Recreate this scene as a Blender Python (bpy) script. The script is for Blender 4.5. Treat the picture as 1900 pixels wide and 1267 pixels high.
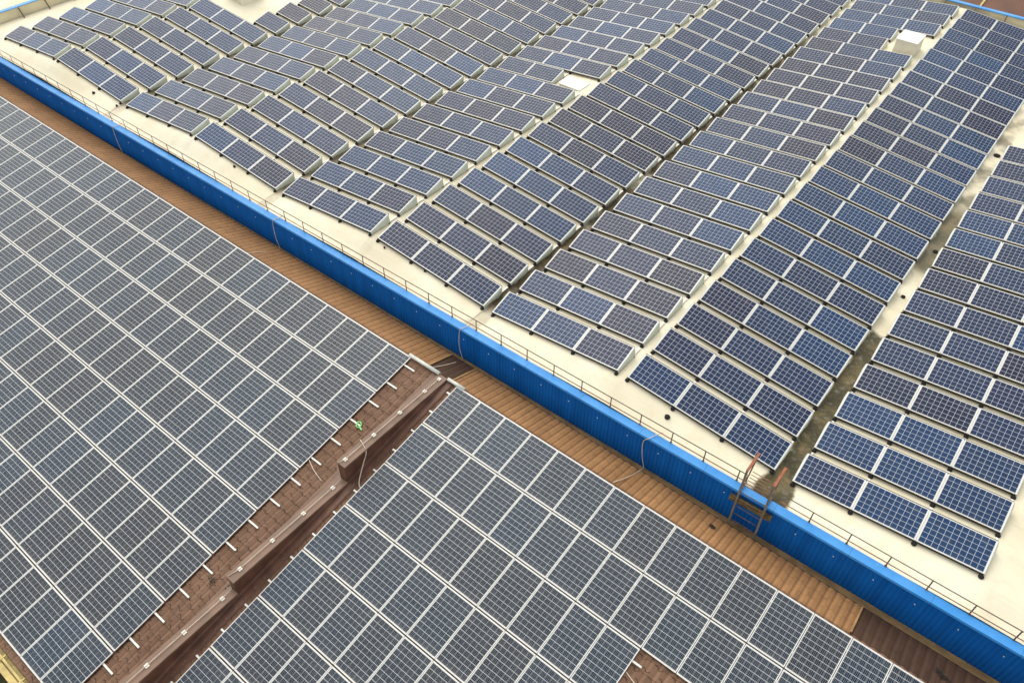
import bpy, bmesh, math, random
from mathutils import Vector, Matrix, Euler
random.seed(7)
R = math.radians
C = bpy.context.scene.collection
for o in list(bpy.data.objects): bpy.data.objects.remove(o)
scn = bpy.context.scene

# ------------------------------------------------------------------ camera, world, sun, exposure
cd = bpy.data.cameras.new('camera'); cam = bpy.data.objects.new('camera', cd); C.objects.link(cam)
cam.location = (1.6854, -15.0646, 18.5849)
cam.rotation_euler = (R(44.483), R(-0.478), R(38.2546))
cd.sensor_width = 36.0; cd.lens = 1481.14 / 1900 * 36; cd.clip_end = 2000; cd.clip_start = 0.2
scn.camera = cam
SUN_EL, SUN_AZ = 56.0, -60.0          # azimuth measured from +Y towards +X
w = bpy.data.worlds.new("World"); scn.world = w; w.use_nodes = True
wn, wl = w.node_tree.nodes, w.node_tree.links
bg = wn['Background']
sky = wn.new('ShaderNodeTexSky'); sky.sky_type = 'NISHITA'; sky.sun_disc = False
sky.sun_elevation = R(SUN_EL); sky.sun_rotation = R(SUN_AZ)
sky.air_density = 1.0; sky.dust_density = 1.5; sky.ozone_density = 1.0
hs = wn.new('ShaderNodeHueSaturation'); hs.inputs['Saturation'].default_value = 0.28
mixw = wn.new('ShaderNodeMix'); mixw.data_type = 'RGBA'; mixw.blend_type = 'MULTIPLY'
mixw.inputs[0].default_value = 1.0; mixw.inputs[7].default_value = (1.0, 0.965, 0.90, 1)
wl.new(sky.outputs[0], hs.inputs['Color']); wl.new(hs.outputs[0], mixw.inputs[6]); wl.new(mixw.outputs[2], bg.inputs[0])
bg.inputs[1].default_value = 0.15
sd = bpy.data.lights.new('sun', 'SUN'); sun = bpy.data.objects.new('sun', sd); C.objects.link(sun)
sd.energy = 0.7; sd.angle = R(70); sd.color = (1.0, 0.94, 0.82)
d = Vector((math.sin(R(SUN_AZ)) * math.cos(R(SUN_EL)), math.cos(R(SUN_AZ)) * math.cos(R(SUN_EL)), math.sin(R(SUN_EL))))
sun.rotation_euler = d.to_track_quat('Z', 'Y').to_euler()
scn.view_settings.view_transform = 'Standard'; scn.view_settings.look = 'None'
scn.view_settings.exposure = 0.90; scn.view_settings.gamma = 1.0

# ------------------------------------------------------------------ helpers
class MB:
    """collects boxes, tubes and sheets, links them as one mesh object"""
    def __init__(s): s.v = []; s.f = []; s.m = []; s.sm = []
    def add(s, vs, fs, mi=0, smooth=False):
        n = len(s.v); s.v += [tuple(v) for v in vs]
        s.f += [tuple(i + n for i in f) for f in fs]; s.m += [mi] * len(fs); s.sm += [smooth] * len(fs)
    def box(s, x0, x1, y0, y1, z0, z1, mi=0):
        v = [(x, y, z) for z in (z0, z1) for y in (y0, y1) for x in (x0, x1)]
        s.add(v, [(0, 2, 3, 1), (4, 5, 7, 6), (0, 1, 5, 4), (2, 6, 7, 3), (0, 4, 6, 2), (1, 3, 7, 5)], mi)
    def bar(s, a, b, w, h=None, mi=0, up=(0, 0, 1)):
        h = h or w; a = Vector(a); b = Vector(b); t = (b - a).normalized()
        sx = t.cross(Vector(up)); sx = sx.normalized() if sx.length > 1e-4 else Vector((1, 0, 0)); sy = sx.cross(t).normalized()
        v = [p + sx * (i * w / 2) + sy * (j * h / 2) for p in (a, b) for j in (-1, 1) for i in (-1, 1)]
        s.add(v, [(0, 2, 3, 1), (4, 5, 7, 6), (0, 1, 5, 4), (2, 6, 7, 3), (0, 4, 6, 2), (1, 3, 7, 5)], mi)
    def tube(s, pts, r, n=8, mi=0, cap=True):
        pts = [Vector(p) for p in pts]; rings = []
        for i, p in enumerate(pts):
            t = (pts[min(i + 1, len(pts) - 1)] - pts[max(i - 1, 0)]).normalized()
            a = t.cross(Vector((0.13, 0.21, 0.97))).normalized(); b = t.cross(a)
            rings.append([p + a * (r * math.cos(2 * math.pi * k / n)) + b * (r * math.sin(2 * math.pi * k / n)) for k in range(n)])
        fs = [(i * n + k, i * n + (k + 1) % n, (i + 1) * n + (k + 1) % n, (i + 1) * n + k) for i in range(len(pts) - 1) for k in range(n)]
        if cap: fs += [tuple(range(n))[::-1], tuple((len(pts) - 1) * n + k for k in range(n))]
        s.add([v for r_ in rings for v in r_], fs, mi, True)
    def lathe(s, prof, n=14, c=(0, 0, 0), mi=0):
        vs = [(c[0] + r * math.cos(2 * math.pi * k / n), c[1] + r * math.sin(2 * math.pi * k / n), c[2] + z) for r, z in prof for k in range(n)]
        fs = [(i * n + k, i * n + (k + 1) % n, (i + 1) * n + (k + 1) % n, (i + 1) * n + k) for i in range(len(prof) - 1) for k in range(n)]
        fs += [tuple((len(prof) - 1) * n + k for k in range(n)), tuple(range(n))[::-1]]
        s.add(vs, fs, mi, True)
    def grid(s, rows, mi=0, smooth=False, flip=False):
        n = len(rows[0]); vs = [p for r in rows for p in r]
        fs = []
        for j in range(len(rows) - 1):
            for i in range(n - 1):
                q = (j * n + i, j * n + i + 1, (j + 1) * n + i + 1, (j + 1) * n + i)
                fs.append(q[::-1] if flip else q)
        s.add(vs, fs, mi, smooth)
    def mesh(s, name, mats):
        me = bpy.data.meshes.new(name); me.from_pydata(s.v, [], s.f)
        for m in (mats if isinstance(mats, (list, tuple)) else [mats]): me.materials.append(m)
        me.polygons.foreach_set('material_index', s.m); me.polygons.foreach_set('use_smooth', s.sm)
        me.update(); return me
    def build(s, name, mats, parent=None, **k): return link(name, s.mesh(name, mats), parent, **k)
def link(name, me, parent=None, loc=None, rot=None):
    o = bpy.data.objects.new(name, me); C.objects.link(o)
    if parent: o.parent = parent
    if loc: o.location = loc
    if rot: o.rotation_euler = rot
    return o
def tag(o, label, cat=None, group=None, kind=None):
    if label: o['label'] = label
    if cat: o['category'] = cat
    if group: o['group'] = group
    if kind: o['kind'] = kind
    return o
def thing(name, label, cat, loc=(0, 0, 0), rot=(0, 0, 0), group=None):
    o = bpy.data.objects.new(name, None); C.objects.link(o); o.location = loc; o.rotation_euler = rot
    o.empty_display_size = 0.2
    return tag(o, label, cat, group)
def bevel(o, wd=0.01, seg=2):
    m = o.modifiers.new('bevel', 'BEVEL'); m.width = wd; m.segments = seg; m.limit_method = 'ANGLE'; return o

# node helpers
class NT:
    def __init__(s, name):
        s.mat = bpy.data.materials.new(name); s.mat.use_nodes = True
        s.n, s.l = s.mat.node_tree.nodes, s.mat.node_tree.links
        s.b = s.n['Principled BSDF']; s.tc = s.n.new('ShaderNodeTexCoord')
    def put(s, sock, v):
        if isinstance(v, bpy.types.NodeSocket): s.l.new(v, sock)
        elif isinstance(v, (tuple, list)) and len(v) == 3 and sock.type == 'RGBA': sock.default_value = (*v, 1)
        else: sock.default_value = v
    def m(s, op, a, b=0.0, c=None, clamp=False):
        x = s.n.new('ShaderNodeMath'); x.operation = op; x.use_clamp = clamp
        s.put(x.inputs[0], a); s.put(x.inputs[1], b)
        if c is not None: s.put(x.inputs[2], c)
        return x.outputs[0]
    def mix(s, f, a, b, mode='MIX'):
        x = s.n.new('ShaderNodeMix'); x.data_type = 'RGBA'; x.blend_type = mode
        s.put(x.inputs[0], f); s.put(x.inputs[6], a); s.put(x.inputs[7], b); return x.outputs[2]
    def noise(s, scale, detail=4, vec=None, rough=0.55, dist=0.0):
        x = s.n.new('ShaderNodeTexNoise'); x.inputs['Scale'].default_value = scale; x.inputs['Detail'].default_value = detail
        x.inputs['Roughness'].default_value = rough; x.inputs['Distortion'].default_value = dist
        s.l.new(vec or s.tc.outputs['Object'], x.inputs['Vector']); return x.outputs['Fac']
    def ramp(s, v, a, b, smooth=True):
        x = s.n.new('ShaderNodeMapRange'); x.interpolation_type = 'SMOOTHSTEP' if smooth else 'LINEAR'
        s.put(x.inputs[0], v); x.inputs[1].default_value = a; x.inputs[2].default_value = b; return x.outputs[0]
    def xyz(s, vec=None):
        x = s.n.new('ShaderNodeSeparateXYZ'); s.l.new(vec or s.tc.outputs['Object'], x.inputs[0]); return x.outputs
    def scale(s, v):
        x = s.n.new('ShaderNodeMapping'); x.inputs['Scale'].default_value = v; s.l.new(s.tc.outputs['Object'], x.inputs[0]); return x.outputs[0]
    def bump(s, h, st=0.3, dist=0.01):
        x = s.n.new('ShaderNodeBump'); x.inputs['Strength'].default_value = st; x.inputs['Distance'].default_value = dist
        s.put(x.inputs['Height'], h); s.l.new(x.outputs[0], s.b.inputs['Normal'])
    def out(s, col, rough=0.6, metal=0.0, spec=0.5):
        s.put(s.b.inputs['Base Color'], col); s.put(s.b.inputs['Roughness'], rough)
        s.b.inputs['Metallic'].default_value = metal; s.b.inputs['Specular IOR Level'].default_value = spec
        return s.mat
def plain(name, col, rough=0.6, metal=0.0, var=0.15, sc=6.0, dirt=None):
    t = NT(name); n = t.noise(sc, 5)
    c = t.mix(t.ramp(n, 0.3, 0.7), tuple(x * (1 - var) for x in col), tuple(min(1, x * (1 + var)) for x in col))
    if dirt: c = t.mix(t.m('MULTIPLY', t.ramp(t.noise(sc * 0.35, 6), 0.55, 0.75), 0.6), c, dirt)
    t.bump(n, 0.15, 0.004); return t.out(c, rough, metal)

# ------------------------------------------------------------------ materials
def cell_material(name, nx, ny, W, H, cell, c_a, c_b, line, lw, bus=None, bus_n=0, refl=0.06):
    """polycrystalline laminate: UV in 0..1 over the glass; nx cells along U, ny along V"""
    t = NT(name); uv = t.xyz(t.tc.outputs['UV'])
    X = t.m('MULTIPLY', uv[0], W); Y = t.m('MULTIPLY', uv[1], H)
    mx, my = (W - nx * cell) / 2, (H - ny * cell) / 2
    cx = t.m('DIVIDE', t.m('SUBTRACT', X, mx), cell); cy = t.m('DIVIDE', t.m('SUBTRACT', Y, my), cell)
    fx, fy = t.m('FRACT', cx), t.m('FRACT', cy)
    def near(f, h):                                  # 1 within h of a cell edge
        return t.m('GREATER_THAN', t.m('ABSOLUTE', t.m('SUBTRACT', f, 0.5)), 0.5 - h / cell)
    ln = t.m('MAXIMUM', near(fx, lw[0] / 2), near(fy, lw[1] / 2))
    ox = t.m('GREATER_THAN', t.m('ABSOLUTE', t.m('SUBTRACT', X, W / 2)), nx * cell / 2)
    oy = t.m('GREATER_THAN', t.m('ABSOLUTE', t.m('SUBTRACT', Y, H / 2)), ny * cell / 2)
    out = t.m('MAXIMUM', ox, oy)
    # per-cell tone and per-panel hue
    cid = t.n.new('ShaderNodeCombineXYZ'); t.put(cid.inputs[0], t.m('FLOOR', cx)); t.put(cid.inputs[1], t.m('FLOOR', cy))
    oi = t.n.new('ShaderNodeObjectInfo'); rnd = oi.outputs['Random']
    t.put(cid.inputs[2], t.m('MULTIPLY', rnd, 37.0))
    wn_ = t.n.new('ShaderNodeTexWhiteNoise'); t.l.new(cid.outputs[0], wn_.inputs[0]); cv = wn_.outputs['Value']
    bn = t.n.new('ShaderNodeTexNoise'); bn.inputs['Scale'].default_value = 0.16; bn.inputs['Detail'].default_value = 2
    t.l.new(oi.outputs['Location'], bn.inputs['Vector'])
    hue = t.m('ADD', t.m('MULTIPLY', t.ramp(bn.outputs['Fac'], 0.36, 0.64), 0.52), t.m('ADD', t.m('MULTIPLY', rnd, 0.40), t.m('MULTIPLY', cv, 0.08)))
    col = t.mix(t.ramp(hue, 0.08, 0.95), c_a, c_b)
    rn2 = t.m('FRACT', t.m('MULTIPLY', rnd, 91.7))
    br = t.m('ADD', 0.78, t.m('ADD', t.m('MULTIPLY', cv, 0.20), t.m('MULTIPLY', rn2, 0.30)))
    crys = t.n.new('ShaderNodeTexVoronoi'); crys.inputs['Scale'].default_value = 30; t.l.new(t.tc.outputs['Object'], crys.inputs['Vector'])
    br = t.m('MULTIPLY', br, t.m('ADD', 0.92, t.m('MULTIPLY', crys.outputs['Distance'], 0.2)))
    col = t.mix(1.0, col, br, 'MULTIPLY')
    if bus:
        if bus_n:
            fb = t.m('FRACT', t.m('MULTIPLY', cx, float(bus_n)))
            bm_ = t.m('LESS_THAN', t.m('ABSOLUTE', t.m('SUBTRACT', fb, 0.5)), bus[3] * bus_n / cell / 2)
            col = t.mix(bm_, col, bus[:3])
    col = t.mix(ln, col, line)
    col = t.mix(out, col, (0.62, 0.63, 0.60))
    # thin dust film, heavier along the lower edge
    du = t.m('MULTIPLY', t.ramp(t.noise(1.7, 5), 0.42, 0.8), 0.05)
    lo = t.m('MULTIPLY', t.m('SUBTRACT', 1.0, t.ramp(uv[1], 0.0, 0.09)), 0.10)
    col = t.mix(t.m('ADD', du, lo), col, (0.45, 0.41, 0.33))
    t.b.inputs['Coat Weight'].default_value = 0.0
    r = t.m('ADD', 0.10, t.m('MULTIPLY', t.noise(3.0, 4), 0.12))
    return t.out(col, r, 0.0, 0.18)
M = {}
M['cells_wide'] = cell_material('cells_wide', 10, 6, 1.65, 0.99, 0.1575, (0.001, 0.031, 0.098), (0.006, 0.009, 0.036), (0.62, 0.66, 0.70), (0.0068, 0.0068))
M['cells_tall'] = cell_material('cells_tall', 6, 10, 0.99, 1.65, 0.1575, (0.001, 0.015, 0.036), (0.004, 0.007, 0.017), (0.66, 0.69, 0.70), (0.0030, 0.0082),
                                bus=(0.30, 0.34, 0.37, 0.0042), bus_n=4)
M['alu'] = plain('aluminium', (0.72, 0.72, 0.69), 0.42, 0.25, 0.06, 3)
M['rail'] = plain('galvanised_rail', (0.74, 0.73, 0.68), 0.5, 0.1, 0.08, 5)
M['plate'] = plain('white_sheet', (0.50, 0.53, 0.45), 0.5, 0.0, 0.10, 2.5)
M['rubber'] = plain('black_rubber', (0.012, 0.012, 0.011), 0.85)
M['cap'] = None
def blue_paint():
    t = NT('blue_corrugated_sheet'); p = t.xyz()
    streak = t.noise(1.0, 5, t.scale((3.0, 1, 0.25)))
    c = t.mix(t.ramp(streak, 0.3, 0.75), (0.003, 0.098, 0.36), (0.004, 0.128, 0.45))
    sheet = t.m('FRACT', t.m('DIVIDE', p[0], 1.06)); seam = t.m('LESS_THAN', sheet, 0.012)
    c = t.mix(t.m('MULTIPLY', seam, 0.5), c, (0.002, 0.04, 0.17))
    c = t.mix(t.m('MULTIPLY', t.ramp(t.noise(9, 6), 0.62, 0.8), 0.10), c, (0.25, 0.35, 0.45))
    t.bump(t.noise(2.0, 3), 0.1, 0.01); return t.out(c, 0.6, 0.0, 0.12)
M['blue'] = blue_paint()
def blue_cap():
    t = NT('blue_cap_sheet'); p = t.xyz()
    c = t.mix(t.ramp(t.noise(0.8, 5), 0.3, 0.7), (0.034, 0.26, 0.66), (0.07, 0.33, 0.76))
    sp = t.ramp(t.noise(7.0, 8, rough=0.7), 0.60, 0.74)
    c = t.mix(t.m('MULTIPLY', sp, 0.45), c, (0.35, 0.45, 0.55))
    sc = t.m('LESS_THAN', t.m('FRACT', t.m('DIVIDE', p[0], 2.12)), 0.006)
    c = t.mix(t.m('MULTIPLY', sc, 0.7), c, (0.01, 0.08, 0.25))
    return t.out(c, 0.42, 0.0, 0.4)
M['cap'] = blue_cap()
VALLEYS = [(-32.3, 0.30), (-21.72, 0.26), (-11.02, 0.30), (-0.27, 0.34)]
def membrane():
    t = NT('cream_roof_membrane'); p = t.xyz()
    big = t.noise(0.35, 4); med = t.noise(1.6, 7, rough=0.65)
    c = t.mix(t.ramp(big, 0.3, 0.7), (0.72, 0.655, 0.47), (0.82, 0.77, 0.60))
    c = t.mix(t.m('MULTIPLY', t.ramp(med, 0.48, 0.78), 0.38), c, (0.56, 0.46, 0.29))
    # welded seams of the membrane strips
    s1 = t.m('LESS_THAN', t.m('FRACT', t.m('DIVIDE', t.m('ADD', p[1], 0.9), 2.95)), 0.005)
    c = t.mix(t.m('MULTIPLY', s1, 0.35), c, (0.42, 0.36, 0.24))
    # standing-water dirt and painted shade in the gutters between slopes, with patchy outlines
    n1 = t.noise(1.4, 7, rough=0.7); n2 = t.noise(0.55, 4); n3 = t.noise(5.0, 6)
    for i, (vx, wd) in enumerate(VALLEYS):
        strong = 1.0 if i >= 2 else 0.85
        dx = t.m('ABSOLUTE', t.m('SUBTRACT', p[0], vx))
        front = t.m('MULTIPLY', t.m('SUBTRACT', 1.0, t.ramp(p[1], -0.55, 0.35)), 0.22 if i == 3 else 0.0)
        wdn = t.m('ADD', t.m('ADD', wd - 0.22, front), t.m('MULTIPLY', n1, 0.42))
        band = t.m('SUBTRACT', 1.0, t.ramp(t.m('SUBTRACT', dx, wdn), -0.10, 0.05))
        if i == 3:
            a = t.m('SUBTRACT', 1.0, t.ramp(t.m('ADD', p[1], t.m('MULTIPLY', n1, 0.8)), 7.6, 7.9))
            b = t.m('MULTIPLY', t.ramp(p[1], 11.0, 11.8), t.m('SUBTRACT', 1.0, t.ramp(p[1], 15.5, 17.5)))
            cc = t.m('MULTIPLY', t.ramp(p[1], 15, 16), t.ramp(n2, 0.42, 0.6))
            ext = t.m('MAXIMUM', t.m('MAXIMUM', a, t.m('MULTIPLY', b, 0.9)), t.m('MULTIPLY', cc, 0.7))
        else:
            ext = t.m('MULTIPLY', t.ramp(n2, 0.26, 0.46), t.m('MULTIPLY', t.m('ADD', 0.25, t.m('MULTIPLY', t.ramp(p[1], -0.2, 0.5), 0.75)), t.m('SUBTRACT', 1.0, t.ramp(p[1], 24, 30))))
        patch = t.m('ADD', 0.55, t.m('MULTIPLY', n3, 0.95), clamp=True)
        mask = t.m('MULTIPLY', t.m('MULTIPLY', t.m('MULTIPLY', band, ext), patch), strong)
        dcol = t.mix(t.ramp(n3, 0.35, 0.65), (0.020, 0.020, 0.007), (0.070, 0.056, 0.018)) if i > 2 else t.mix(t.ramp(n3, 0.35, 0.65), (0.02, 0.015, 0.008), (0.09, 0.06, 0.025))  # valleys before the last: shadow of the gaps painted in with the dirt
        c = t.mix(mask, c, dcol)
        halo = t.m('MULTIPLY', t.m('SUBTRACT', 1.0, t.ramp(dx, 0.1, 0.75)), t.m('MULTIPLY', t.ramp(n1, 0.40, 0.7), 0.35))
        c = t.mix(halo, c, (0.42, 0.31, 0.14))
    t.bump(t.noise(2.2, 5), 0.25, 0.02); return t.out(c, 0.55, 0.0, 0.3)
M['membrane'] = membrane()
def tiles(name, a, b, dirt, trough=0.45, per=0.24, jag=0.16, joint=0.75):
    t = NT(name); p = t.xyz()
    idn = t.n.new('ShaderNodeCombineXYZ'); t.put(idn.inputs[0], t.m('FLOOR', t.m('DIVIDE', p[0], per)))
    t.put(idn.inputs[1], t.m('FLOOR', t.m('DIVIDE', p[1], 0.345)))
    wn_ = t.n.new('ShaderNodeTexWhiteNoise'); t.l.new(idn.outputs[0], wn_.inputs[0])
    f = t.m('ADD', t.m('MULTIPLY', wn_.outputs[0], 0.12), t.m('MULTIPLY', t.noise(0.9, 5), 0.88))
    c = t.mix(t.ramp(f, 0.25, 0.75), a, b)
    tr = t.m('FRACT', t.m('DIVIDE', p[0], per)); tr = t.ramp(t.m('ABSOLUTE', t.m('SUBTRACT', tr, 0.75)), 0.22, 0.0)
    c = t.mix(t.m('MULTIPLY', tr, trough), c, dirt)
    st = t.noise(1.0, 6, t.scale((6.0, 1.1, 1)), 0.7)
    c = t.mix(t.m('MULTIPLY', t.ramp(st, 0.50, 0.75), 0.55), c, dirt)
    ph = t.m('MULTIPLY', t.m('ABSOLUTE', t.m('SUBTRACT', t.m('FRACT', t.m('DIVIDE', p[0], per)), 0.5)), jag)
    al_ = t.m('MULTIPLY', t.m('MODULO', t.m('FLOOR', t.m('DIVIDE', t.m('ADD', p[0], 100.0), per)), 2.0), jag * 0.8)
    jl = t.m('LESS_THAN', t.m('FRACT', t.m('DIVIDE', t.m('ADD', t.m('ADD', p[1], 100.0), t.m('ADD', ph, al_)), 0.345)), 0.085)
    jl = t.m('MULTIPLY', jl, t.m('ADD', 0.35, t.m('MULTIPLY', t.ramp(t.noise(4.0, 4), 0.38, 0.55), 0.65)))
    c = t.mix(t.m('MULTIPLY', jl, joint), c, (0.018, 0.010, 0.007))
    g = t.ramp(t.noise(2.6, 7, rough=0.75), 0.60, 0.75)
    c = t.mix(t.m('MULTIPLY', g, 0.5), c, tuple(x * 1.6 for x in a))
    t.bump(t.noise(25, 5), 0.3, 0.004); return t.out(c, 0.62, 0.0, 0.3)
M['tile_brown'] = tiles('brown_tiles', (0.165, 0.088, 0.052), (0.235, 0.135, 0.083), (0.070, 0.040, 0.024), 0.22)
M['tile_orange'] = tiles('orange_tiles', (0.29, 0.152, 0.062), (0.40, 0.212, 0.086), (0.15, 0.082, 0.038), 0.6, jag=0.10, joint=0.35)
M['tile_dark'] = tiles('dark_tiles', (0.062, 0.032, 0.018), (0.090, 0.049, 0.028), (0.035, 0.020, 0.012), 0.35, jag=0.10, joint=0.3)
M['flash_brown'] = plain('brown_sheet', (0.190, 0.110, 0.070), 0.5, 0.0, 0.16, 2.0, (0.07, 0.045, 0.025))
M['flash_red'] = plain('red_brown_sheet', (0.115, 0.050, 0.030), 0.5, 0.0, 0.30, 2.5, (0.20, 0.095, 0.055))
M['ochre'] = plain('ochre_flashing', (0.36, 0.22, 0.085), 0.6, 0.0, 0.28, 2.2, (0.09, 0.055, 0.025))
M['yellow'] = plain('yellowed_gutter', (0.55, 0.43, 0.16), 0.6, 0.0, 0.2, 3.0, (0.20, 0.15, 0.06))
M['steel'] = plain('weathered_steel', (0.12, 0.095, 0.075), 0.6, 0.3, 0.25, 6, (0.16, 0.07, 0.03))
M['rust'] = plain('rusty_steel', (0.15, 0.085, 0.055), 0.7, 0.0, 0.3, 10, (0.45, 0.18, 0.08))
M['rustrail'] = plain('rusty_rail', (0.26, 0.13, 0.075), 0.7, 0.0, 0.3, 4, (0.5, 0.24, 0.1))
M['orange'] = plain('orange_paint', (0.36, 0.115, 0.05), 0.6, 0.0, 0.25, 9, (0.35, 0.15, 0.08))
M['grey_tube'] = plain('grey_tube', (0.20, 0.175, 0.14), 0.5, 0.3, 0.2, 6, (0.18, 0.10, 0.06))
M['timber'] = plain('weathered_timber', (0.10, 0.065, 0.02), 0.8, 0.0, 0.45, 8, (0.40, 0.33, 0.18))
M['pipe'] = plain('pale_pipe', (0.62, 0.64, 0.58), 0.45, 0.0, 0.08, 3)
M['wire'] = plain('pale_wire', (0.62, 0.53, 0.42), 0.5, 0.0, 0.15, 4)
M['clamp'] = plain('white_block', (0.78, 0.75, 0.66), 0.6)
M['green'] = plain('green_plastic', (0.22, 0.62, 0.20), 0.4, 0, 0.2, 20)
M['hatch'] = plain('hatch_sheet', (0.74, 0.69, 0.55), 0.55, 0.0, 0.08, 2, (0.5, 0.42, 0.28))
M['hatchtop'] = plain('hatch_lid', (0.85, 0.83, 0.76), 0.4, 0.0, 0.04, 2)
M['render'] = plain('stained_cream_wall', (0.66, 0.58, 0.38), 0.8, 0.0, 0.16, 0.8, (0.40, 0.33, 0.18))
M['dark'] = plain('dark_gap', (0.02, 0.018, 0.014), 0.9)
def ground_mat():
    t = NT('grass_ground'); n = t.noise(0.35, 8, rough=0.7)
    c = t.mix(t.ramp(n, 0.35, 0.65), (0.030, 0.033, 0.008), (0.075, 0.065, 0.018))
    t.bump(n, 0.6, 0.2); return t.out(c, 0.95)
M['ground'] = ground_mat()

# ------------------------------------------------------------------ ground
GZ = -9.0
g = MB(); g.add([(-600, -600, GZ), (600, -600, GZ), (600, 600, GZ), (-600, 600, GZ)], [(0, 1, 2, 3)])
tag(g.build('ground', M['ground']), 'dark olive grass ground below the buildings', kind='structure')

# ------------------------------------------------------------------ white-roofed hall
BETA, TAU, PITCH = R(5.41477), R(13.27637), 1.48722
ST = dict(Z1=(-42.740, .3402), Z2=(-37.470, .7964), A=(-32.111, .2720), B1=(-26.880, .6856), B2=(-21.506, .2017),
          C=(-16.195, .5818), D=(-10.848, .0621), E=(-5.5126, .5076), F=(0.0, 0.0))
UP = dict(Z1=1, Z2=-1, A=1, B1=-1, B2=1, C=-1, D=1, E=-1, F=1)
OFF = 0.155; tb = math.tan(BETA); LEN = 5.01 * math.cos(BETA)
seq = ['Z1', 'Z2', 'A', 'B1', 'B2', 'C', 'D', 'E', 'F']
prof = []                                   # (x, z) of the roof's zigzag
s0 = ST['Z1']; prof.append((-44.9, s0[1] - OFF - tb * 2.16 + 0.10)); prof.append((-43.3, s0[1] - OFF - tb * 0.56))
for a, b in zip(seq, seq[1:]):
    xa, za = ST[a]; xb, zb = ST[b]
    ea = (xa + LEN, za + UP[a] * tb * LEN); m_ = (ea[0] + xb) / 2
    prof.append((ea[0] - 0.02, ea[1] - OFF)); 
    if UP[a] > 0: prof.append((m_, (ea[1] + zb) / 2 - OFF + 0.012))
    else:
        prof.append((m_ - 0.16, (ea[1] + zb) / 2 - OFF - 0.022)); prof.append((m_ + 0.16, (ea[1] + zb) / 2 - OFF - 0.022))
    prof.append((xb + 0.02, zb - OFF))
zF = tb * LEN - OFF
prof += [(LEN, zF), (LEN + 0.26, zF + 0.015), (LEN + 0.5, zF), (LEN + 5.6, -OFF), (LEN + 6.0, -OFF - .02), (LEN + 11.4, zF), (LEN + 17, -OFF), (24.0, -OFF)]
prof = sorted(prof)
def zroof(x):
    for (x0, z0), (x1, z1) in zip(prof, prof[1:]):
        if x0 <= x <= x1: return z0 + (z1 - z0) * (x - x0) / (x1 - x0)
    return prof[-1][1] if x > prof[-1][0] else prof[0][1]
hall = thing('factory_hall', 'large factory hall with cream wave-shaped flat roof and blue corrugated wall', 'building', (-10, 17, GZ))
inv = Matrix.Translation((10, -17, -GZ))
def hpart(mb, name, mats, par=None):
    o = mb.build(name, mats, par or hall)
    if par is None: o.location = (10, -17, -GZ)
    return o
YF, YB, XL, XR_ = -0.985, 34.6, -44.9, 24.0
mb = MB(); xs = sorted({round(x, 3) for x, _ in prof} | {round(-44.9 + 0.45 * i, 3) for i in range(154)})
xs = [x for x in xs if x <= XR_]
ys = [YF, -0.8, -0.6, -0.45, -0.3, -0.15, 0.0] + [0.6 + 1.0 * i for i in range(34)] + [YB]
def zz(x, y):
    k = min(1, max(0, (y - YF) / (0.0 - YF))); k = k * k * (3 - 2 * k)
    f = -0.035 + 0.22 * (zroof(x) + 0.06)
    return f * (1 - k) + zroof(x) * k
mb.grid([[(x, y, zz(x, y)) for x in xs] for y in ys], smooth=False)
hpart(mb, 'roof', M['membrane'])
# corrugated blue wall (ribs 0.125 m)
mb = MB(); top, bot = [], []
x = -45.1; k = 0
pts = []
while x < 24:
    pts += [(x, -1.235), (x + 0.050, -1.235), (x + 0.064, -1.217), (x + 0.111, -1.217)]; x += 0.125
mb.grid([[(a, b, -1.62) for a, b in pts], [(a, b, -0.02) for a, b in pts]])
hpart(mb, 'corrugated_wall', M['blue'])
mb = MB(); mb.box(-45.1, 24, -1.19, -1.0, GZ, -0.03); mb.box(-45.1, -44.93, -1.0, 35.0, GZ, 0.0); mb.box(23.9, 24.1, -1.0, 35, GZ, -0.02); mb.box(-45.1, 24, 34.7, 34.95, GZ, 0.0)
hpart(mb, 'wall', M['render'])
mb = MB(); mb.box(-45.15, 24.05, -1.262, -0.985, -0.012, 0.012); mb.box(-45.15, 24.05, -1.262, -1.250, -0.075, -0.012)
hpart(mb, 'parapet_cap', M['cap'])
# fixing studs along the wall
mb = MB()
for i in range(-42, 7):
    X0 = 2.91 + 1.075 * i
    if X0 < -44: continue
    mb.lathe([(0.0, 0), (0.014, 0), (0.014, 0.01), (0.006, 0.016)], 8, (0, 0, 0)) if False else mb.box(X0 - .013, X0 + .013, -1.252, -1.236, -.42 - .013, -.42 + .013)
hpart(mb, 'fixing_studs', M['clamp'])
# raised parapets on the far and left sides: face, cap, braces
mb = MB(); mb.grid([[(-44.93, y, -0.05) for y in (-1.0, 17, 34.7)], [(-45.02, y, 0.58) for y in (-1.0, 17, 34.7)]], flip=True); mb.box(-45.12, -45.03, -1.0, 34.9, -0.1, 0.58)
hpart(mb, 'side_parapet', M['render'])
mb = MB(); mb.box(-45.02, 24, 34.82, 34.95, -0.1, 0.50); mb.grid([[(x, 34.62, 0.0 - .3) for x in (-45, 24)], [(x, 34.81, 0.47) for x in (-45, 24)]])
hpart(mb, 'rear_parapet', M['render'])
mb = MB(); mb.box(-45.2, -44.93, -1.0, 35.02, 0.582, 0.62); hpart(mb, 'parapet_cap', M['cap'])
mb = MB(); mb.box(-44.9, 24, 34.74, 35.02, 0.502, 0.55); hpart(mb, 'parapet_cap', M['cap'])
for i in range(24):
    mb = MB(); mb.bar((-44.92, 0.55 + 1.45 * i, 0.56), (-44.62, 0.55 + 1.45 * i, zz(-44.6, 1) + .02), 0.05); hpart(mb, 'brace', M['steel'])
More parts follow.
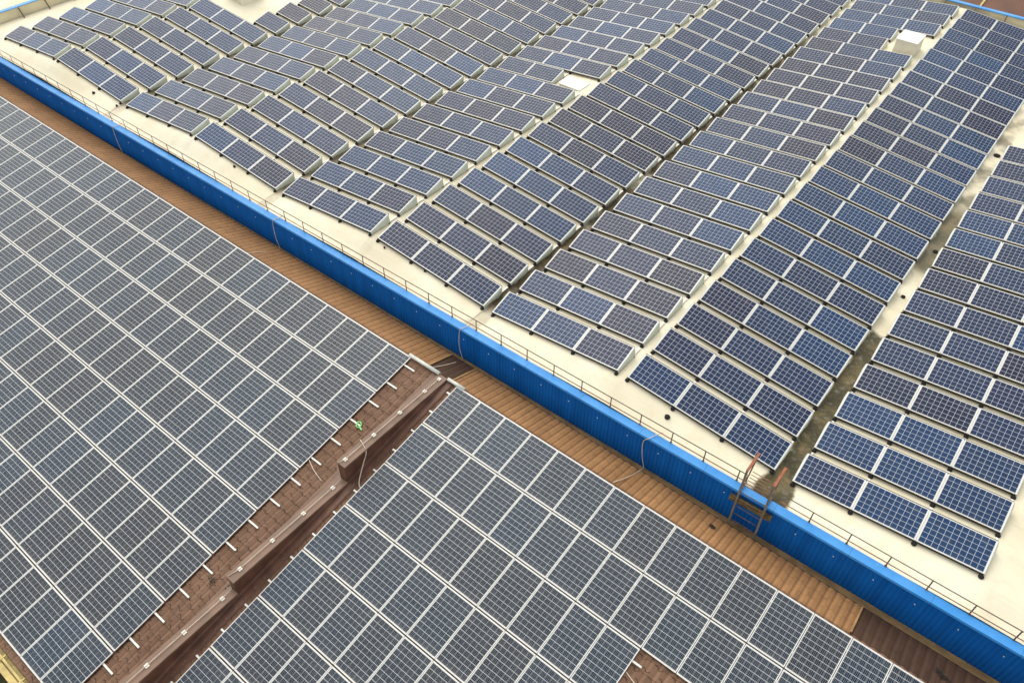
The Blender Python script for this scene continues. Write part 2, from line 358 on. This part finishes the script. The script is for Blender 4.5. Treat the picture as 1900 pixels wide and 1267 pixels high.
for i in range(30):
    mb = MB(); X0 = 6.0 - 1.6 * i; mb.bar((X0, 34.72, 0.49), (X0, 34.45, zroof(X0) + 0.02), 0.05); hpart(mb, 'brace', M['steel'])

# ------------------------------------------------------------------ tilted panel rows on the hall roof
def uvmesh(name, W, H, mat, y0=0.0):
    me = bpy.data.meshes.new(name); e = 0.010
    vs = [(e, y0 + e, -0.0015), (W - e, y0 + e, -0.0015), (W - e, y0 + H - e, -0.0015), (e, y0 + H - e, -0.0015)]
    me.from_pydata(vs, [], [(0, 1, 2, 3)]); uv = me.uv_layers.new(name='UVMap')
    for l, c in zip(uv.data, [(e / W, e / H), (1 - e / W, e / H), (1 - e / W, 1 - e / H), (e / W, 1 - e / H)]): l.uv = c
    me.materials.append(mat); return me
def framemesh(name, W, H, y0=0.0):
    mb = MB(); t_ = 0.012; z0, z1 = -0.040, 0.001
    mb.box(0, W, y0, y0 + t_, z0, z1); mb.box(0, W, y0 + H - t_, y0 + H, z0, z1)
    mb.box(0, t_, y0 + t_, y0 + H - t_, z0, z1); mb.box(W - t_, W, y0 + t_, y0 + H - t_, z0, z1)
    mb.box(t_, W - t_, y0 + t_, y0 + H - t_, -0.010, -0.006)
    return mb.mesh(name, M['alu'])
g_wide = uvmesh('laminate_wide', 1.65, 0.99, M['cells_wide']); f_wide = framemesh('frame_wide', 1.65, 0.99)
g_tall = uvmesh('laminate_tall', 0.99, 1.65, M['cells_tall'], -1.65); f_tall = framemesh('frame_tall', 0.99, 1.65, -1.65)
st_, ct_ = math.sin(TAU), math.cos(TAU)
# support: base rail on the roof that reaches the next row, sloped carrier and rear leg
sp = MB(); sp.box(-0.030, 0.030, -0.06, 1.36, -0.128, -0.100)
sp.bar((0, 0.02, -0.058), (0, 0.95, 0.95 / ct_ * st_ - 0.062), 0.05, 0.03); sp.bar((0, 0.90, -0.1), (0, 0.90, 0.145), 0.045, 0.045)
support_me = sp.mesh('support', M['rail'])
ft = MB(); ft.lathe([(0.070, -0.150), (0.070, -0.118), (0.050, -0.098), (0.035, -0.070), (0.030, -0.066)], 12)
foot_me = ft.mesh('foot', M['rubber'])
def dark_bars(n):  # added black bars; the front one stands in for shadow under the panels
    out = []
    for nm, y, z_ in (('front_shade_bar', 0.012, -0.072), ('rear_dark_bar', 0.985, 0.985 * st_ - 0.034)):
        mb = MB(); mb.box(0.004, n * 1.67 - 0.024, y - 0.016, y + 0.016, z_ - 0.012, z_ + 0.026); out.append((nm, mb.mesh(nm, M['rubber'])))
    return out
DARK_BARS = {n: dark_bars(n) for n in (1, 2, 3)}
def endplate(sg):
    mb = MB(); rows = []
    for k in range(7):
        y = k / 6 * 0.985; zt = y * st_ - 0.004; b = 0.020 + 0.035 * (k / 6) ** 1.2; zb = -0.112
        b2 = b * (1 if k < 6 else 0.6)
        pr = [(0.0, zt), (b2 * 0.45, zt - 0.004), (b2 * 0.85, zt - 0.025 - 0.02 * k / 6), (b2, zt - 0.05 - 0.05 * k / 6 if zt - 0.1 > zb else zb + .02), (b2 * 0.92, zb)]
        rows.append([(sg * px, y * ct_, max(z_, zb)) for px, z_ in pr])
    mb.grid(rows, smooth=True, flip=(sg < 0)); 
    return mb.mesh('end_plate_mesh', M['plate'])
ep_r, ep_l = endplate(1), endplate(-1)
ORD = ['first', 'second', 'third', 'fourth', 'fifth', 'sixth', 'seventh', 'eighth', 'ninth', 'tenth', 'eleventh', 'twelfth', 'thirteenth',
       'fourteenth', 'fifteenth', 'sixteenth', 'seventeenth', 'eighteenth', 'nineteenth', 'twentieth', 'twenty-first', 'twenty-second', 'twenty-third']
PLACE = dict(F='right of mossy ladder gutter', E='left of mossy ladder gutter', D='third roof slope from right',
             C='fourth roof slope from right', B2='fifth roof slope from right', B1='fourth roof slope from left',
             A='third roof slope from left', Z2='second roof slope from left', Z1='leftmost roof slope')
NROWS = dict(Z1=7, Z2=11, A=13, B1=17, B2=19, C=23, D=23, E=23, F=15)
GRP = 'tilted solar panel rows on the cream roof'
def panel_row(s, r):
    X0, Z0 = ST[s]; have = [0, 1, 2]
    if s == 'Z2' and r >= 6: have = [2]
    if s == 'B2' and r == 9: have = [0, 1]
    if s == 'D' and r in (18, 19): have = [0, 1]
    num = {1: 'single tilted solar panel', 2: 'row of two tilted solar panels', 3: 'row of three tilted solar panels'}[len(have)]
    tail = ', ' + ORD[r] + ' from blue wall, ' + PLACE[s]
    if len(have) == 2: num = 'row of two tilted solar panels'
    root = thing('solar_panel_row', num + tail, 'solar panels', (X0, r * PITCH, Z0), (0, -UP[s] * BETA, 0), GRP)
    for u in have:
        p = link('solar_panel', g_wide, root, (u * 1.67, 0, 0), (TAU, 0, 0)); link('frame', f_wide, p)
    ends = [have[0], have[-1] + 1]
    for nm, me in DARK_BARS[len(have)]: link(nm, me, root, (have[0] * 1.67, 0, 0))
    for u in range(ends[0], ends[1] + 1):
        xx = u * 1.67 - 0.01 + (0.04 if u == ends[0] else -0.04 if u == ends[1] else 0)
        q = link('support_rail', support_me, root, (xx, 0, 0))
        for fy in (-0.02, 0.93): link('rubber_foot', foot_me, q, (0, fy, 0.0))
    link('end_plate', ep_l, root, (ends[0] * 1.67, 0, 0)); link('end_plate', ep_r, root, (ends[1] * 1.67 - 0.02, 0, 0))
for s in seq:
    for r in range(NROWS[s]): panel_row(s, r)

# ------------------------------------------------------------------ railing behind the blue cap
rl = thing('safety_railing', 'low rusty safety railing running along the blue wall top', 'railing', (-20, -1.0, 0))
posts = [-1.23 - 1.055 * i for i in range(41)] + [0.91 + 1.04 * i for i in range(8)]
def ry(x): return -0.965 - 0.0022 * (x + 20) - 0.0
for x in sorted(posts):
    mb = MB(); mb.bar((0, 0, 0.0), (0, 0, 0.46), 0.032, 0.012, up=(0, 1, 0)); mb.box(-.03, .03, -.03, .03, 0.0, 0.008)
    mb.build('post', M['steel'], rl, loc=(x + 20, 0.02, 0.012))
for nm, z_, mt, gap in (('top_rail', 0.465, M['steel'], 1), ('lower_rail', 0.16, M['rustrail'], 1)):
    for a, b in ((-44.2, -1.0), (0.05, 9.0)):
        mb = MB(); mb.tube([(a + 20, 0.02, z_), (b + 20, 0.02, z_)], 0.014, 8); mb.build(nm, mt, rl)

# ------------------------------------------------------------------ access ladder over the wall
ld = thing('access_ladder', 'rusty steel access ladder with orange handrails crossing over the blue wall', 'ladder', (-0.55, -1.5, -1.25))
def P(x, y, z): return (x + 0.55, y + 1.5, z + 1.25)
for i, (xb, xk, xt) in enumerate(((-0.94, -0.99, -0.96), (-0.14, -0.21, -0.19))):
    mb = MB(); mb.bar(P(xb, -1.55, -1.25), P(xk, -1.28, 1.0), 0.055, 0.05, up=(0, 1, 0)); mb.build('side_rail', M['grey_tube'], ld)
    mb = MB(); mb.bar(P(xk, -1.28, 1.0), P(xt, -0.74, 1.24), 0.07, 0.05); mb.build('handrail', M['orange'], ld)
    mb = MB(); mb.bar(P(xt, -0.76, 1.22), P(xk - .02, -0.86, 0.0), 0.045 if i == 0 else 0.022, 0.035, up=(1, 0, 0)); mb.bar(P(xk, -1.33, 0.45), P(xk, -0.85, 0.35), 0.035)
    mb.bar(P(xk, -1.38, 0.1), P(xk, -0.86, 0.05), 0.045); mb.build('brace', M['rust'], ld)
for k in range(6):
    z_ = -0.98 + 0.29 * k; y_ = -1.55 + 0.27 * (z_ + 1.25) / 2.25; xo = -0.05 * (z_ + 1.25) / 2.25
    mb = MB(); mb.tube([P(-0.92 + xo, y_, z_), P(-0.14 + xo, y_, z_)], 0.011, 8); mb.build('rung', M['rust'], ld)
mb = MB(); mb.bar(P(-1.18, -1.40, -0.28), P(0.05, -1.40, -0.26), 0.09, 0.05, up=(0, 1, 0)); mb.bar(P(-1.18, -1.33, -0.22), P(0.05, -1.33, -0.2), 0.09, 0.05); mb.build('cross_bar', M['timber'], ld)
for k in range(5):
    z_ = 0.08 + 0.10 * k; mb = MB(); mb.tube([P(-0.97, -0.93 + 0.07 * k, z_ * .6), P(-0.2, -0.93 + 0.07 * k, z_ * .6)], 0.012, 8); mb.build('step_bar', M['rustrail'], ld)

# ------------------------------------------------------------------ brown tiled building (own axes, turned half a degree)
YAW = -0.00856; AL = R(9.223); ta = math.tan(AL)
bld = thing('tiled_building', 'brown tiled building with low gable roof along the blue wall', 'building', (0, 0, GZ), (0, 0, YAW))
def bpart(mb, name, mats, **k): return mb.build(name, mats, bld, loc=(0, 0, -GZ), **k)
def ztile(y): return -0.757 + (y + 2.899) * ta
YR = -2.78; ZR = ztile(YR) ; YG = -1.62; ZG = -1.16; EV = -16.40
def tile_sheet(x0, x1, ya, yb, zf, amp=0.017, per=0.24, step=0.345, lip=0.020, dx=0.04):
    """roman tile sheet running downhill from ya to yb"""
    n = max(2, int(round(abs(yb - ya) / step))); sg = 1 if yb > ya else -1; st = abs(yb - ya) / n
    xs_ = [x0 + dx * i for i in range(int((x1 - x0) / dx) + 1)]
    if xs_[-1] < x1 - 1e-4: xs_.append(x1)
    wv = []
    for x in xs_:
        f = (x / per) % 1.0; wv.append(amp * (math.sin(2 * math.pi * f) + 0.35 * math.sin(4 * math.pi * f)))
    mb = MB(); rows = []
    for k in range(n):
        a, b = ya + sg * st * k, ya + sg * st * (k + 1)
        rows.append([(x, a + sg * 0.004, zf(a) + h) for x, h in zip(xs_, wv)])
        rows.append([(x, b, zf(b) + h + lip) for x, h in zip(xs_, wv)])
    mb.grid(rows, flip=(sg < 0), smooth=False)
    return mb
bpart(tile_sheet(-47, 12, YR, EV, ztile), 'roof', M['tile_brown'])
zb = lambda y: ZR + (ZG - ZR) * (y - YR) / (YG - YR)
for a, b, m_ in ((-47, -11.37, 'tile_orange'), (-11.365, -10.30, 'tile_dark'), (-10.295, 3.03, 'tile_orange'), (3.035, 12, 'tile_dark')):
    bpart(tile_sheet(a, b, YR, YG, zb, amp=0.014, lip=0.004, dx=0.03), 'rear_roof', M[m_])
for xx in (-11.367, -10.297, 3.033):
    mb = MB(); mb.bar((xx, YR + .03, ZR + .045), (xx, YG, ZG + .05), 0.05, 0.012); bpart(mb, 'joint_trim', M['ochre'])
# sloping flashing and narrow gutter between tiles and blue wall
mb = MB(); mb.grid([[(x, YG - 0.03, ZG - 0.03) for x in (-47, 12)], [(x, YG + 0.03, ZG - 0.06) for x in (-47, 12)], [(x, YG + 0.06, ZG - 0.10) for x in (-47, 12)],
                    [(x, -1.30, -1.42) for x in (-47, 12)], [(x, -1.17, -1.47) for x in (-47, 12)]])
bpart(mb, 'valley_gutter', M['ochre'])
mb = MB(); mb.bar((-47, YG + 0.02, ZG - 0.02), (12, YG + 0.02, ZG - 0.02), 0.022, 0.016); bpart(mb, 'gutter_edge', M['dark'])
# walls, eave, gutter
mb = MB(); mb.box(-47, 12, EV + 0.35, -1.4, GZ, -3.3); mb.box(-47, 12, -4.0, -1.4, -3.3, -1.6); bpart(mb, 'wall', M['render'])
ze = ztile(EV)
mb = MB(); mb.box(-47, 12, EV - 0.01, EV + 0.03, ze - 0.16, ze - 0.015); bpart(mb, 'eave_board', M['dark'])
mb = MB(); mb.box(-47, 12, EV - .16, EV - .10, ze - .06, ze - .01); mb.box(-47, 12, EV - .10, EV - .02, ze - .14, ze - .12); mb.box(-47, 12, EV - .36, EV - .20, ze - .10, ze - .05); mb.box(-47, 12, EV - .20, EV - .16, ze - .16, ze - .14)
for i in range(59): mb.box(-46.5 + i, -46.46 + i, EV - .26, EV - .02, ze - .05, ze + .005)
bpart(mb, 'gutter', M['yellow'])
# stepped parapet wall across the roof
for y0, y1, zt in ((-2.86, -7.34, -0.66), (-7.345, -11.52, -1.39), (-11.525, -16.5, -1.95)):
    mb = MB(); vs = []
    for x in (-10.74, -10.47):
        vs += [(x, y0, zt), (x, y1, zt), (x, y1, ztile(y1) - .05), (x, y0, ztile(y0) - .05)]
    mb.add(vs, [(0, 1, 2, 3), (7, 6, 5, 4), (0, 4, 5, 1), (1, 5, 6, 2), (2, 6, 7, 3), (3, 7, 4, 0)])
    fw = bpart(mb, 'fire_wall', M['flash_red'])
    mb = MB(); mb.box(-10.79, -10.43, min(y0, y1) + .002, max(y0, y1), zt + .002, zt + .022); mb.box(-10.445, -10.43, min(y0, y1) + .002, max(y0, y1), zt - .05, zt + .002); mb.box(-10.79, -10.775, min(y0, y1) + .002, max(y0, y1), zt - .05, zt + .002)
    mb.build('cap', M['flash_brown'], fw)
# flashings beside it
mb = MB(); mb.grid([[(x, y, ztile(y) + dz) for x, dz in ((-10.47, .10), (-10.43, .035), (-10.22, .030), (-10.20, .045), (-10.17, .03))] for y in (YR, EV)], flip=True); bpart(mb, 'side_flashing', M['flash_red'])
mb = MB(); mb.grid([[(x, y, ztile(y) + dz) for x, dz in ((-11.03, .035), (-11.0, .045), (-10.90, .032), (-10.87, .04), (-10.74, .10))] for y in (YR, EV)], flip=True); bpart(mb, 'side_flashing', M['flash_brown'])

# ------------------------------------------------------------------ flush arrays on the tiled roof
def Bw(x, y, z):  # building axes -> world
    c, s_ = math.cos(YAW), math.sin(YAW); return (x * c - y * s_, x * s_ + y * c, z)
def array_row(side, v, ncol, x0):
    s = 1.69 * v; y = -2.899 - s * math.cos(AL); z = -0.637 - s * math.sin(AL)
    ln = ncol * 1.01
    if side == 'left': lab = ORD[v] + ' row of upright solar panels down from the ridge, left of stepped parapet'; xa = x0 - ln + 0.01
    else: lab = ORD[v] + ' row of upright solar panels down from the ridge, right of stepped parapet'; xa = x0
    root = thing('solar_panel_row', lab, 'solar panels', Bw(xa, y, z), (AL, 0, YAW), 'flush solar panel rows on the tiled roof')
    for i in range(ncol):
        p = link('solar_panel', g_tall, root, (i * 1.01, 0, 0)); link('frame', f_tall, p)
    for dy in (-0.34, -1.18):
        mb = MB()
        a, b = (-0.3, ln + 0.42) if side == 'left' else (-0.15, ln + (0.25 if ncol == 9 else 0.1))
        mb.box(a, b, dy - 0.026, dy + 0.026, -0.085, -0.043); mb.build('mounting_rail', M['rail'], root)
for v, n in enumerate((32, 29, 26, 23, 20, 17, 14, 11)): array_row('left', v, n, -12.0)
for v, n in enumerate((19, 17, 9, 9, 9, 9, 9, 9)): array_row('right', v, n, -9.982)

# ridge pipe between the arrays
t = thing('ridge_pipe', 'pale grey pipe laid along the tiled ridge between the two arrays', 'pipe', Bw(-12.0, -2.86, -0.62), (0, 0, YAW))
mb = MB(); mb.tube([(-0.1, 0, 0), (1.22, 0, 0)], 0.062, 14); mb.build('pipe_section', M['pipe'], t)
mb = MB(); mb.tube([(1.60, 0, 0), (2.30, 0, 0)], 0.058, 14); mb.build('pipe_section', M['pipe'], t)

# lightning wire with clamp blocks on the stepped parapet
wr = thing('lightning_wire', 'pale lightning wire held by white square blocks along the stepped parapet', 'wire', Bw(-10.62, -2.9, -0.64), (0, 0, YAW))
CL = [(-3.05, -.64), (-3.72, -.64), (-4.84, -.64), (-5.96, -.64), (-7.12, -.64), (-7.76, -1.37), (-8.89, -1.37), (-10.02, -1.37), (-11.14, -1.37), (-11.89, -1.93), (-13.11, -1.93), (-14.24, -1.93), (-15.4, -1.93)]
pts = []
for i, (y, z_) in enumerate(CL):
    if i and CL[i - 1][1] != z_:
        zp = CL[i - 1][1]; pts += [(-0.08, y + 2.9 + .42, zp + .66), (-.08, y + 2.9 + .38, zp + .55), (-.02, y + 2.9 + .34, z_ + .72)]
    pts.append((0, y + 2.9, z_ + 0.64 + 0.05))
mb = MB(); mb.tube(pts, 0.011, 6); mb.build('wire', M['wire'], wr)
for y, z_ in CL:
    mb = MB(); mb.box(-.055, .055, y + 2.9 - .055, y + 2.9 + .055, z_ + .64, z_ + .64 + .04); mb.lathe([(0.018, .04), (0.018, .07), (0.01, .075)], 8, (0, y + 2.9, z_ + .64)); mb.build('clamp_block', M['clamp'], wr)

# pale cables that climb the blue wall
def cable(label, pts, r=0.013, name='cable'):
    mb = MB(); P3 = [Vector(p) for p in pts]; sm = []
    for i in range(len(P3) - 1):
        p0, p1, p2, p3 = P3[max(i - 1, 0)], P3[i], P3[i + 1], P3[min(i + 2, len(P3) - 1)]
        for k in range(5):
            u = k / 5; sm.append(0.5 * ((2 * p1) + (p2 - p0) * u + (2 * p0 - 5 * p1 + 4 * p2 - p3) * u * u + (3 * p1 - p0 - 3 * p2 + p3) * u ** 3))
    sm.append(P3[-1]); o = P3[0]
    mb.tube([p - o for p in sm], r, 6); ob = mb.build(name, M['wire']); ob.location = o; return tag(ob, label, 'cable')
def wallcable(x, lab, jog=0.0, endx=None, far=-2.75):
    ex = endx if endx is not None else x
    return cable(lab, [(x + .25, -0.93, 0.17), (x + 0.1, -1.05, .06), (x, -1.26, .03), (x - .08 + jog, -1.275, -.25), (x - .1, -1.275, -.9), (x + .02, -1.285, -1.36), (ex, -1.5, -1.20), (ex - .05, -2.1, zb(-2.1) + .07), (ex - .25, far, zb(min(far, -1.62)) + .07)])
wallcable(-20.6, 'pale cable down the blue wall beside the middle of the left array', 0, -20.4)
wallcable(-11.15, 'thin pale wire down the blue wall ending at the stepped parapet', 0.0, -11.0)
wallcable(-3.9, 'thick pale cable down the blue wall above the right array', -.08, -3.85)
wallcable(-31.3, 'faint pale wire down the far left part of the blue wall', 0, -31.2)
def zt_(y): return ztile(y)
cable('pale cable looping from the stepped parapet down to the right array', [Bw(-10.95, -6.2, zt_(-6.2) + .06), Bw(-10.8, -6.35, -.62), Bw(-10.62, -6.42, -.60), Bw(-10.41, -6.5, -.72), Bw(-10.38, -6.7, -1.05), Bw(-10.2, -7.1, zt_(-7.1) + .08), Bw(-9.98, -7.25, zt_(-7.25) + .1), Bw(-9.8, -7.3, zt_(-7.3) + .06)], 0.016)
cable('short pale cable lying on tiles below the left array edge', [Bw(-12.1, -7.45, zt_(-7.45) + .06), Bw(-11.6, -7.65, zt_(-7.65) + .05), Bw(-11.15, -7.75, zt_(-7.75) + .05)], 0.014)
cable('thin pale cable crossing the bare tiles at the bottom edge', [Bw(-0.95, -6.85, zt_(-6.85) + .05), Bw(-.2, -7.1, zt_(-7.1) + .05), Bw(0.5, -7.45, zt_(-7.45) + .05), Bw(1.4, -7.9, zt_(-7.9) + .05)], 0.012)

# green plastic ring on the tiles
mb = MB(); n = 16
mb.tube([(0.075 * math.cos(2 * math.pi * k / n), 0.10 * math.sin(2 * math.pi * k / n), 0.0) for k in range(n + 1)], 0.026, 8)
mb.bar((0.05, -0.08, 0), (0.14, -0.17, 0.0), 0.05, 0.03)
o = mb.build('plastic_clip', M['green']); o.location = Bw(-11.62, -5.72, ztile(-5.72) + .07); o.rotation_euler = (AL, 0, 0.5)
tag(o, 'small bright green plastic clip lying on brown tiles', 'clip')
# leaf litter on the tiles
def litter(label, x, y, z_, sx, sy, rot=0.0, n=22):
    mb = MB(); rr = random.Random(int(abs(x * 91 + y * 17)))
    for _ in range(n):
        a = rr.gauss(0, .4) * sx; b = rr.gauss(0, .4) * sy; s_ = rr.uniform(.015, .045); th = rr.uniform(0, 3.14); zz_ = rr.uniform(0, .03)
        mb.add([(a + s_ * math.cos(th + q), b + s_ * .6 * math.sin(th + q), zz_ + rr.uniform(0, .02)) for q in (0, 1.6, 3.1, 4.7)], [(0, 1, 2, 3)])
    o = mb.build('debris', M['dark']); o.location = (x, y, z_); o.rotation_euler = (0, 0, rot); tag(o, label, 'debris')
litter('small dark leaf scrap on orange tiles beside the left array', -20.1, -1.98, zb(-1.98) + .03, .12, .06, -.5)
litter('dark clump of leaves on orange tiles below the ladder', -1.2, -2.1, zb(-2.1) + .03, .16, .09, -.4, 34)
litter('dark leaf heap on the dark tiles at lower right', 5.2, -2.35, zb(-2.35) + .03, .35, .07, -.3, 60)
litter('twisted dark twig scrap on brown tiles below the left array', -11.5, -11.6, ztile(-11.6) + .05, .16, .14, .4, 26)
litter('olive leaf patch on the flashing beside the stepped parapet', -10.95, -11.5, ztile(-11.5) + .06, .10, .4, .2, 44)

# ------------------------------------------------------------------ roof hatches and small roof fittings
def hatch(label, x0, x1, y0, y1, z0, z1, taper=0.0):
    cx, cy = (x0 + x1) / 2, (y0 + y1) / 2
    t = thing('roof_hatch', label, 'roof hatch', (cx, cy, z0)); hx, hy, h = (x1 - x0) / 2, (y1 - y0) / 2, z1 - z0
    mb = MB(); e = 1 + taper
    vs = [(-hx * e, -hy * e, -.25), (hx * e, -hy * e, -.25), (hx * e, hy * e, -.25), (-hx * e, hy * e, -.25), (-hx, -hy, h), (hx, -hy, h), (hx, hy, h), (-hx, hy, h)]
    mb.add(vs, [(3, 2, 1, 0), (4, 5, 6, 7), (0, 1, 5, 4), (1, 2, 6, 5), (2, 3, 7, 6), (3, 0, 4, 7)]); bevel(mb.build('curb', M['hatch'], t), .02)
    mb = MB(); mb.box(-hx - .04, hx + .04, -hy - .04, hy + .04, h + .003, h + .06); bevel(mb.build('lid', M['hatchtop'], t), .02)
xd, zd = ST['D']
hatch('cream box hatch between panels near the far right corner', xd + 3.86, xd + 4.86, 26.9, 28.1, zroof(xd + 4.4), zroof(xd + 4.4) + .72, .06)
xc = ST['B2'][0]
hatch('low white hatch filling the missing-panel gap in mid roof', xc + 3.6, xc + 4.75, 13.55, 14.35, zroof(xc + 4.2), zroof(xc + 4.2) + .05)
hatch('cream box hatch at the top left beside single panels', -37.35, -36.1, 9.75, 11.1, zroof(-36.7), zroof(-36.7) + .85, .05)
def puck(label, x, y, r=0.07):
    mb = MB(); mb.lathe([(r, -.02), (r, .035), (r * .8, .06), (r * .3, .065)], 14); mb.box(-r * .9, r * .9, -.012, .012, .066, .08)
    o = mb.build('roof_vent', M['rubber']); o.location = (x, y, zz(x, y)); tag(o, label, 'roof vent')
puck('small black roof vent on cream roof in front of third slope valley', -24.3, -.11, .05)
puck('tiny black roof vent in front of fourth slope from the right', -13.9, .0, .045)
puck('round black roof vent with bar between railing and panels left of the ladder', -3.86, -.34, .085)
puck('tiny dark spot vent near railing before the fifth slope', -15.77, -.1, .035)
puck('black roof vent beside the railing at far left', -34.19, -.32, .07)
puck('small dark vent by the far left brown stain', -32.54, -.23, .05)
puck('black drain spot in the clean stretch of mossy gutter', -.25, 9.75, .075)
puck('black drain in the mossy gutter right of the clean stretch', -.18, 13.0, .09)
puck('large dark drain hole at the far end of the mossy gutter', -.23, 21.3, .14)
puck('black drain in the gutter between third and fourth slopes', -11.05, 17.4, .07)

# ------------------------------------------------------------------ what lies beyond
nb = thing('brown_roofed_building', 'neighbouring building with brown roof beyond the blue rear parapet', 'building', (0, 48, GZ))
mb = MB(); mb.box(-20, 30, -7.4, 12, 0, -GZ - 2.2); mb.build('wall', M['dark'], nb)
mb = MB(); mb.add([(-20.4, -7.8, -GZ - 2.1), (30, -7.8, -GZ - 2.1), (30, 12, -GZ + 0.6), (-20.4, 12, -GZ + 0.6)], [(0, 1, 2, 3)]); mb.build('roof', plain('far_brown_roof', (0.13, 0.055, 0.030), 0.7, 0, .25, .5, (.05, .03, .02)), nb)
mb = MB(); mb.box(-20.4, 30, -7.95, -7.8, -GZ - 2.2, -GZ - 2.0)
for i in range(12): mb.bar((-18 + 4 * i, -7.8, -GZ - 2.05), (-18 + 4 * i, 12, -GZ + .65), .12, .05)
mb.build('roof_trim', M['yellow'], nb)
nb = thing('yellow_roofed_building', 'low building with pale yellow roof beyond the left parapet', 'building', (-60, 20, GZ))
def yellow_roof():
    t = NT('pale_yellow_sheets'); p = t.xyz(); c = t.mix(t.ramp(t.noise(.35, 6), .3, .7), (.80, .62, .32), (.86, .78, .55))
    ln = t.m('LESS_THAN', t.m('FRACT', t.m('DIVIDE', p[0], 1.1)), .06); c = t.mix(t.m('MULTIPLY', ln, .6), c, (.45, .28, .12)); return t.out(c, .6)
mb = MB(); mb.box(-30, 12, -40, 40, 0, 5.9); mb.build('wall', M['render'], nb)
mb = MB(); mb.box(-30.3, 12.3, -40.3, 40.3, 5.92, 6.1); mb.build('roof', yellow_roof(), nb)
